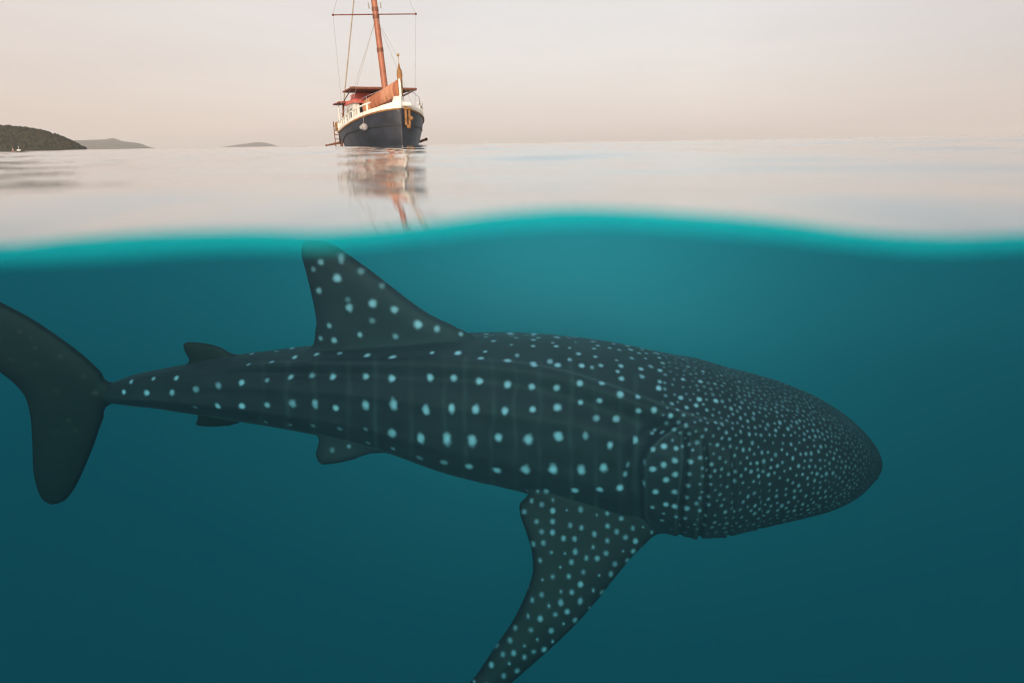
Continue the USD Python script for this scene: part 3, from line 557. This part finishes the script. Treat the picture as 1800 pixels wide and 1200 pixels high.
# open rail with stanchions along both sides
for sg in (-1, 1):
    rs = np.linspace(.10, .80, 22)
    rail = lambda q, dz: W(q * LB, sg * (half(q, 1) - .03), bw(q) + dz)
    part(boat, 'rail', tube([rail(q, .36) for q in rs], .045), M_white)
    for q in np.linspace(.12, .8, 12): part(boat, 'stanchion', tube([rail(q, -.02), rail(q, .36)], .05, 6), M_white)
    part(boat, 'lifeline', tube([W(.05 * LB, sg * .75, 3.0), rail(.12, .75), rail(.3, .7), rail(.5, .7)], .014, 5), M_steel)
    for q in (.12, .2, .3): part(boat, 'rail_post', tube([rail(q, .0), rail(q, .74)], .02, 6), M_steel)
# white prow plate on the bow with the post and its lamp
part(boat, 'prow', trimesh.convex.convex_hull(np.array([W(-.30, 0, 2.05), W(-.34, 0, 2.62), W(.1, -.40, 2.1), W(.12, -.30, 2.62), W(.1, .34, 2.1), W(.12, .26, 2.62), W(.45, -.42, 2.1), W(.45, .42, 2.1), W(.5, -.2, 2.6), W(.5, .2, 2.6)])), M_white, smooth=30)
part(boat, 'stem_post', tube([W(-.10, .05, 2.6), W(-.05, .05, 3.3), W(-.02, .05, 3.5)], [.075, .07, .06]), M_white)
part(boat, 'bow_post', tube([W(.12, .12, 2.7), W(.12, .12, 3.55), W(.12, .12, 3.7), W(.12, .12, 3.95), W(.12, .12, 4.05), W(.12, .12, 4.3)], [.14, .14, .17, .14, .08, .035]), M_ochre)
lamp = part(boat, 'bow_lamp', cat(tube([W(.12, .12, 4.28), W(.12, .12, 4.68)], .018, 6), ball(W(.12, .12, 4.74), .075)), M_brass)
# stem fitting in ochre below the prow
part(boat, 'stem_fitting', cat(tube([W(-.36, .22, 2.12), W(-.26, .22, 1.1)], .075, 8), tube([W(-.34, .42, 2.0), W(-.24, .42, .98)], .065, 8), tube([W(-.42, .1, 1.95), W(-.42, .54, 1.95)], .06, 8), ball(W(-.34, .5, 1.45), .13), ball(W(-.30, .34, 1.02), .12)), M_ochre)
part(boat, 'bow_roller', cat(tube([W(-.45, .02, 2.18), W(-.45, .5, 2.18)], .11, 10)), M_white)
# furled sail in its segmented cover, from the deckhouse up to the bow
nP = 9
bA = WP(.15, 703, 154); bZ = WP(6.6, 642, 189)
def boomp(t): return bA + (bZ - bA) * t
furl = part(boat, 'boom', tube([boomp(-.01) + [0, 0, -.50], boomp(1.01) + [0, 0, -.50]], .17), M_dwood)
for k in range(nP):
    a_, b_ = k / nP + .010, (k + 1) / nP - .010; pts = []
    for t in np.linspace(a_, b_, 4):
        c0 = boomp(t); bul = .02 * math.sin((t - a_) / (b_ - a_) * math.pi)
        for g in np.linspace(0, 2 * np.pi, 14, endpoint=False):
            pts.append(c0 + np.array([px_, py_, 0]) * (.20 + bul) * math.cos(g) + np.array([0, 0, 1]) * (.44 - .02 * t + bul) * math.sin(g))
    part(boat, 'sail_panel', trimesh.convex.convex_hull(np.array(pts)), (M_sail, M_sail2)[(k * 5 // 3) % 2], smooth=40)
# mast with crosstrees, collars and rigging
MB = WP(3.6, 683, 205); MT = WP(3.6, 660.5, 26); lean = (MT - MB) / (MT[2] - MB[2]); SPZ = MT[2]
def mast_p(z): return MB + lean * (z - MB[2])
part(boat, 'mast', tube([mast_p(z_) for z_ in (1.2, 4, 7, 10, 12, 15.5)], [.195, .185, .175, .165, .155, .10], 16), M_wood)
for z_ in (WP(3.6, 668, 88)[2], SPZ - .1, SPZ + .28): part(boat, 'mast_collar', tube([mast_p(z_ - .10), mast_p(z_ + .10)], .20, 14), M_dwood)
sp0 = mast_p(SPZ); spx = np.array([1.0, 0, 0])
part(boat, 'crosstree', cat(tube([sp0 - spx * 2.48 + [0, 0, .02], sp0 + spx * 2.32], .032, 8), ball(sp0 - spx * 2.5 + [0, 0, .02], .07, 1), ball(sp0 + spx * 2.34, .07, 1)), M_dwood)
for sg in (-1, 1): part(boat, 'mast_bracket', tube([mast_p(SPZ + .32) + spx * sg * .34, mast_p(SPZ + .62) + spx * sg * .36], .05, 6), M_steel)
ends = [(-2.5, .02, W(6.0, -2.2, 1.4)), (2.34, 0, W(5.0, 2.2, 1.5))]
for dx, dz, foot in ends: part(boat, 'shroud', tube([mast_p(13) , sp0 + spx * dx + [0, 0, dz], foot], .009, 5), M_rope)
for foot in (W(4.6, -2.2, 1.5), W(6.8, -2.15, 1.3), W(4.2, 2.2, 1.6)): part(boat, 'shroud', tube([mast_p(SPZ - .15), foot], .009, 5), M_rope)
part(boat, 'forestay', tube([mast_p(SPZ - .15), W(.12, .1, 4.6)], .011, 5), M_steel)
part(boat, 'backstay', tube([WP(11.2, 604, 182), WP(10.2, 629, -70)], .05, 6), M_rope)
RZ = pin(7.2, 630, 181.5)[1]; RL = pin(7.2, 620, 181)[0]
# deckhouse, white with a dark doorway and a red roof
def house(a0, a1, p0, p1, z0, z1): return trimesh.convex.convex_hull(np.array([W(a, p, z_) for a in (a0, a1) for p in (p0, p1) for z_ in (z0, z1)]))
part(boat, 'deckhouse', house(7.2, 10.2, pin(7.2, 622, 190)[0], 1.3, .85, RZ), M_white, smooth=False)
dL, dT = pin(7.15, 631.5, 182); dR, dB = pin(7.15, 642.5, 203)
part(boat, 'doorway', house(7.15, 7.22, dL, dR, dB, dT), M_glass_shade, smooth=False)  # dark panel set in for the shade inside the open doorway
for a_ in (8.0, 9.1): part(boat, 'window', house(a_, a_ + .55, pin(7.2, 622, 190)[0] - .03, pin(7.2, 622, 190)[0] + .02, 1.75, 2.4), M_glass_shade, smooth=False)
part(boat, 'roof', house(6.9, 10.35, RL - .05, 1.5, RZ, RZ + .22), M_red, smooth=False)
part(boat, 'roof_locker', house(7.1, 9.2, RL + .25, 1.0, RZ + .22, RZ + .62), M_red, smooth=False)
part(boat, 'roof_vent', tube([W(7.2, .45, RZ + .3), W(7.2, .45, RZ + .66)], .11, 8), M_dwood)
(AL, AZ), AR = pin(4.4, 617.5, 156), pin(4.4, 729, 156)[0]
# wide awning over the middle of the boat, with its poles; a lower one over the stern
def awning(a0, a1, p0, p1, z_): return trimesh.convex.convex_hull(np.array([W(a, p, z_ + dz + .04 * (1 - ((p - (p0 + p1) / 2) / ((p1 - p0) / 2)) ** 2)) for a in (a0, a1) for p in np.linspace(p0, p1, 7) for dz in (0, .09)]))
part(boat, 'awning', awning(4.4, 7.6, AL, AR, AZ), M_awn, smooth=30)
part(boat, 'awning_spar', tube([W(4.35, AL - .1, AZ + .04), W(4.35, AR + .1, AZ + .04)], .075, 8), M_dwood)
part(boat, 'awning_spar', tube([W(4.35, AR, AZ), WP(1.0, 706, 170)], .05, 6), M_dwood)
part(boat, 'awning_spar', tube([W(4.35, AL, AZ), WP(10.6, 605, 177)], .035, 6), M_dwood)
part(boat, 'stern_awning', awning(9.4, 12.2, pin(9.4, 596, 181)[0], 1.4, pin(9.4, 600, 181)[1]), M_awn, smooth=30)
for a_, p_ in ((11.4, -1.55), (11.9, 1.2)): part(boat, 'awning_pole', tube([W(a_, p_, .3), W(a_, p_, 3.05)], .045, 8), M_white)
part(boat, 'stern_pole', tube([WP(11.2, 601, 258), WP(11.2, 604, 178)], .07, 8), M_dwood)
part(boat, 'stern_rail', tube([W(11.3, -1.6, 1.62), W(9.0, -2.0, 1.62)], .04, 6), M_dwood)
lad = []
for p_ in (-1.98, -1.62): lad.append(tube([W(11.6, p_, -.2), W(11.6, p_, 1.7)], .035, 6))
for z_ in (.2, .5, .8, 1.1, 1.4): lad.append(tube([W(11.6, -1.98, z_), W(11.6, -1.62, z_)], .03, 6))
part(boat, 'boarding_ladder', cat(*lad), M_dwood)
part(boat, 'stern_gear', cat(ball(W(10.6, -1.9, 1.35), .16), ball(W(10.3, -1.95, 1.5), .13), ball(W(10.9, -1.8, 1.2), .2)), M_ochre)
part(boat, 'tyre_strap', house(9.4, 9.55, -2.02, -1.9, .15, .85), M_black, smooth=False)
part(boat, 'stern_spar', cat(tube([W(11.5, -1.7, .25), W(11.75, -2.6, .08)], [.09, .05], 8), ball(W(11.75, -2.62, .08), .08, 1)), M_dwood)
part(boat, 'side_spar', cat(tube([W(5.6, 2.2, .1), W(5.6, 3.05, .36)], [.10, .075], 8), tube([W(5.6, 2.3, -.1), W(5.6, 2.3, .5)], .07, 6), ball(W(5.6, 3.07, .37), .11, 1)), M_dwood)
# round fender hung on the side
fq_ = min(np.linspace(.05, .5, 200), key=lambda q: abs(project(W(q * LB, -(half(q, .7) + .2), 1.1))[0] - 640)); fpos = W(fq_ * LB, -(half(fq_, .7) + .2), pin(fq_ * LB, 640, 223.5)[1])
fen = thing('fender', 'round pale fender hanging on the navy hull side', 'fender')
part(fen, 'fender_ball', ball(fpos, .21, 3), M_rubber, smooth=True); part(fen, 'fender_cap', ball(fpos - np.array([px_, py_, 0]) * .15 + [0.02, -.08, -.02], .13, 2), M_steel, smooth=True)
part(fen, 'fender_rope', tube([fpos + [0, 0, .22], W(fq_ * LB, -(half(fq_, 1) + .05), bw(fq_))], .018, 5), M_rope)

# ---------------------------------------------------------------- hills and far boats
def hill(name, prof, Y0, depthr, mat, label, wob, wood=True):
    """A hill whose skyline passes through the photograph's points at distance Y0; it runs back and down behind its crest."""
    pr = np.array([at_y(x, y, Y0) for x, y in prof]); o_ = np.argsort(pr[:, 0]); pr = pr[o_]; f_ = PchipInterpolator(pr[:, 0], np.maximum(pr[:, 2], -1))
    nx_, ny_ = 260, 70
    xs = np.linspace(pr[0, 0], pr[-1, 0], nx_); tv = np.linspace(-1, 1.2, ny_)
    Yh = Y0 + tv[:, None] * depthr * (1 + 0.25 * meshkit.noise(np.stack([xs / depthr, xs * 0, xs * 0], -1), 5))[None]; Xh = xs[None] * Yh / Y0
    env = np.where(tv < 0, 1 - np.abs(tv) ** 1.7, 1 - (tv / 1.2) ** 2)[:, None]
    hgt = f_(xs)[None]
    Zh = np.maximum(hgt, 0) * env + (-1.5) * (1 - env)
    Zh = Zh + (meshkit.fbm(np.stack([Xh / wob, Yh / wob, 0 * Xh], -1), 4, 8) - .5) * np.clip(hgt, 0, None) * .30 * np.minimum(1, env * 2) * (1 - np.exp(-(tv[:, None] / .25) ** 2))
    Zh[0] = -3; Zh[-1] = -3
    V = np.stack([Xh, Yh, Zh], -1).reshape(-1, 3)
    put(usdkit.mesh(stage, '/World/' + name, (V, grid_faces(ny_, nx_)), mat, smooth=True).GetPrim(), kind='structure', label=label, category='hill')
    return Xh, Yh, Zh
def hillmat(name, c1, c2, sc):
    return usdkit.material(stage, '/World/Looks/' + name, {'g': ('geometry', {}), 'n': ('noise_texture', dict(scale=sc, detail=5.0, roughness=.65)), 'r': ('rgb_ramp', dict(ramp=[(.35, c1), (.65, c2)])), 'p': ('principled_bsdf', dict(roughness=.9, specular_ior_level=.1))},
        [('g.position', 'n.vector'), ('n.fac', 'r.fac'), ('r.color', 'p.base_color')], surface='p.BSDF')
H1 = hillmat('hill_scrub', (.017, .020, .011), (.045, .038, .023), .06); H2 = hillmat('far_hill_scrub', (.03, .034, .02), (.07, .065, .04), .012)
Xh, Yh, Zh = hill('near_hill', [(-420, 262), (-300, 235), (-150, 214), (0, 222), (30, 224), (75, 231), (105, 240), (130, 251), (150, 261), (163, 270), (175, 280)], 420, 60, H1, 'dark green wooded headland at the left edge of the sea', 14)
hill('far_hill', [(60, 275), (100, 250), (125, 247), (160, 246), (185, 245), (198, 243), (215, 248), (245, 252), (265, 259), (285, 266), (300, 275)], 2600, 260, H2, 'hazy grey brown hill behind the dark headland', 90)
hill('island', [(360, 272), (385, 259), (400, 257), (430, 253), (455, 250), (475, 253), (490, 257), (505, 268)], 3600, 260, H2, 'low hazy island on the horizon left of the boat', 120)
# tree crowns over the headland
rt_ = np.random.default_rng(3); crown = trimesh.creation.icosphere(1, 1.0); V_, F_ = [], []; base = 0
for k in range(3200):
    r_ = rt_.integers(4, 52); c__ = rt_.integers(30, 255); p = np.array([Xh[r_, c__], Yh[r_, c__], Zh[r_, c__]]) + [rt_.uniform(-.6, .6), rt_.uniform(-.6, .6), 0]
    if p[2] < .6: continue
    R_ = rt_.uniform(.45, 1.05); v = np.array(crown.vertices) * R_ * rt_.uniform(.8, 1.2, 3) * (1 + .25 * rt_.uniform(-1, 1, (len(crown.vertices), 1))) + p + [0, 0, R_ * .1]
    V_.append(v); F_.append(np.array(crown.faces) + base); base += len(v)
M_leaf = hillmat('woodland_leaves', (.014, .018, .009), (.042, .039, .020), .35)
put(usdkit.mesh(stage, '/World/woodland', (np.vstack(V_), np.vstack(F_)), M_leaf, smooth=False).GetPrim(), kind='stuff', label='dark scrubby woodland covering the headland on the left', category='woodland')
def far_boat(x, y, Y0, k, body, name, label, mast_h):
    t = thing(name, label, 'boat'); c0 = at_y(x, y, Y0); c0[2] = 0
    prof = [(-1, .35), (-.9, -.1), (.8, -.1), (1.1, .45)]
    hl = trimesh.convex.convex_hull(np.array([c0 + np.array([a_ * k, sy * k * (.32 if a_ < 1 else .03), z_ * k + .05]) for a_, z_ in prof for sy in (-1, 1)]))
    part(t, 'hull', hl, body, smooth=False); part(t, 'cabin', trimesh.convex.convex_hull(np.array([c0 + np.array([a_ * k, sy * k * .22, z_ * k]) for a_, z_ in ((-.6, .3), (-.55, .62), (.25, .62), (.4, .3)) for sy in (-1, 1)])), M_white, smooth=False)
    part(t, 'mast', tube([c0 + [0.15 * k, 0, .3], c0 + [0.1 * k, 0, mast_h]], .08, 6), M_white)
far_boat(35, 271, 345, 1.0, M_white, 'moored_boat', 'tiny white boat moored at the foot of the headland', 2.3)
far_boat(24.5, 271, 350, .55, M_red, 'moored_boat', 'tiny reddish boat left of the white one under the headland', 1.5)
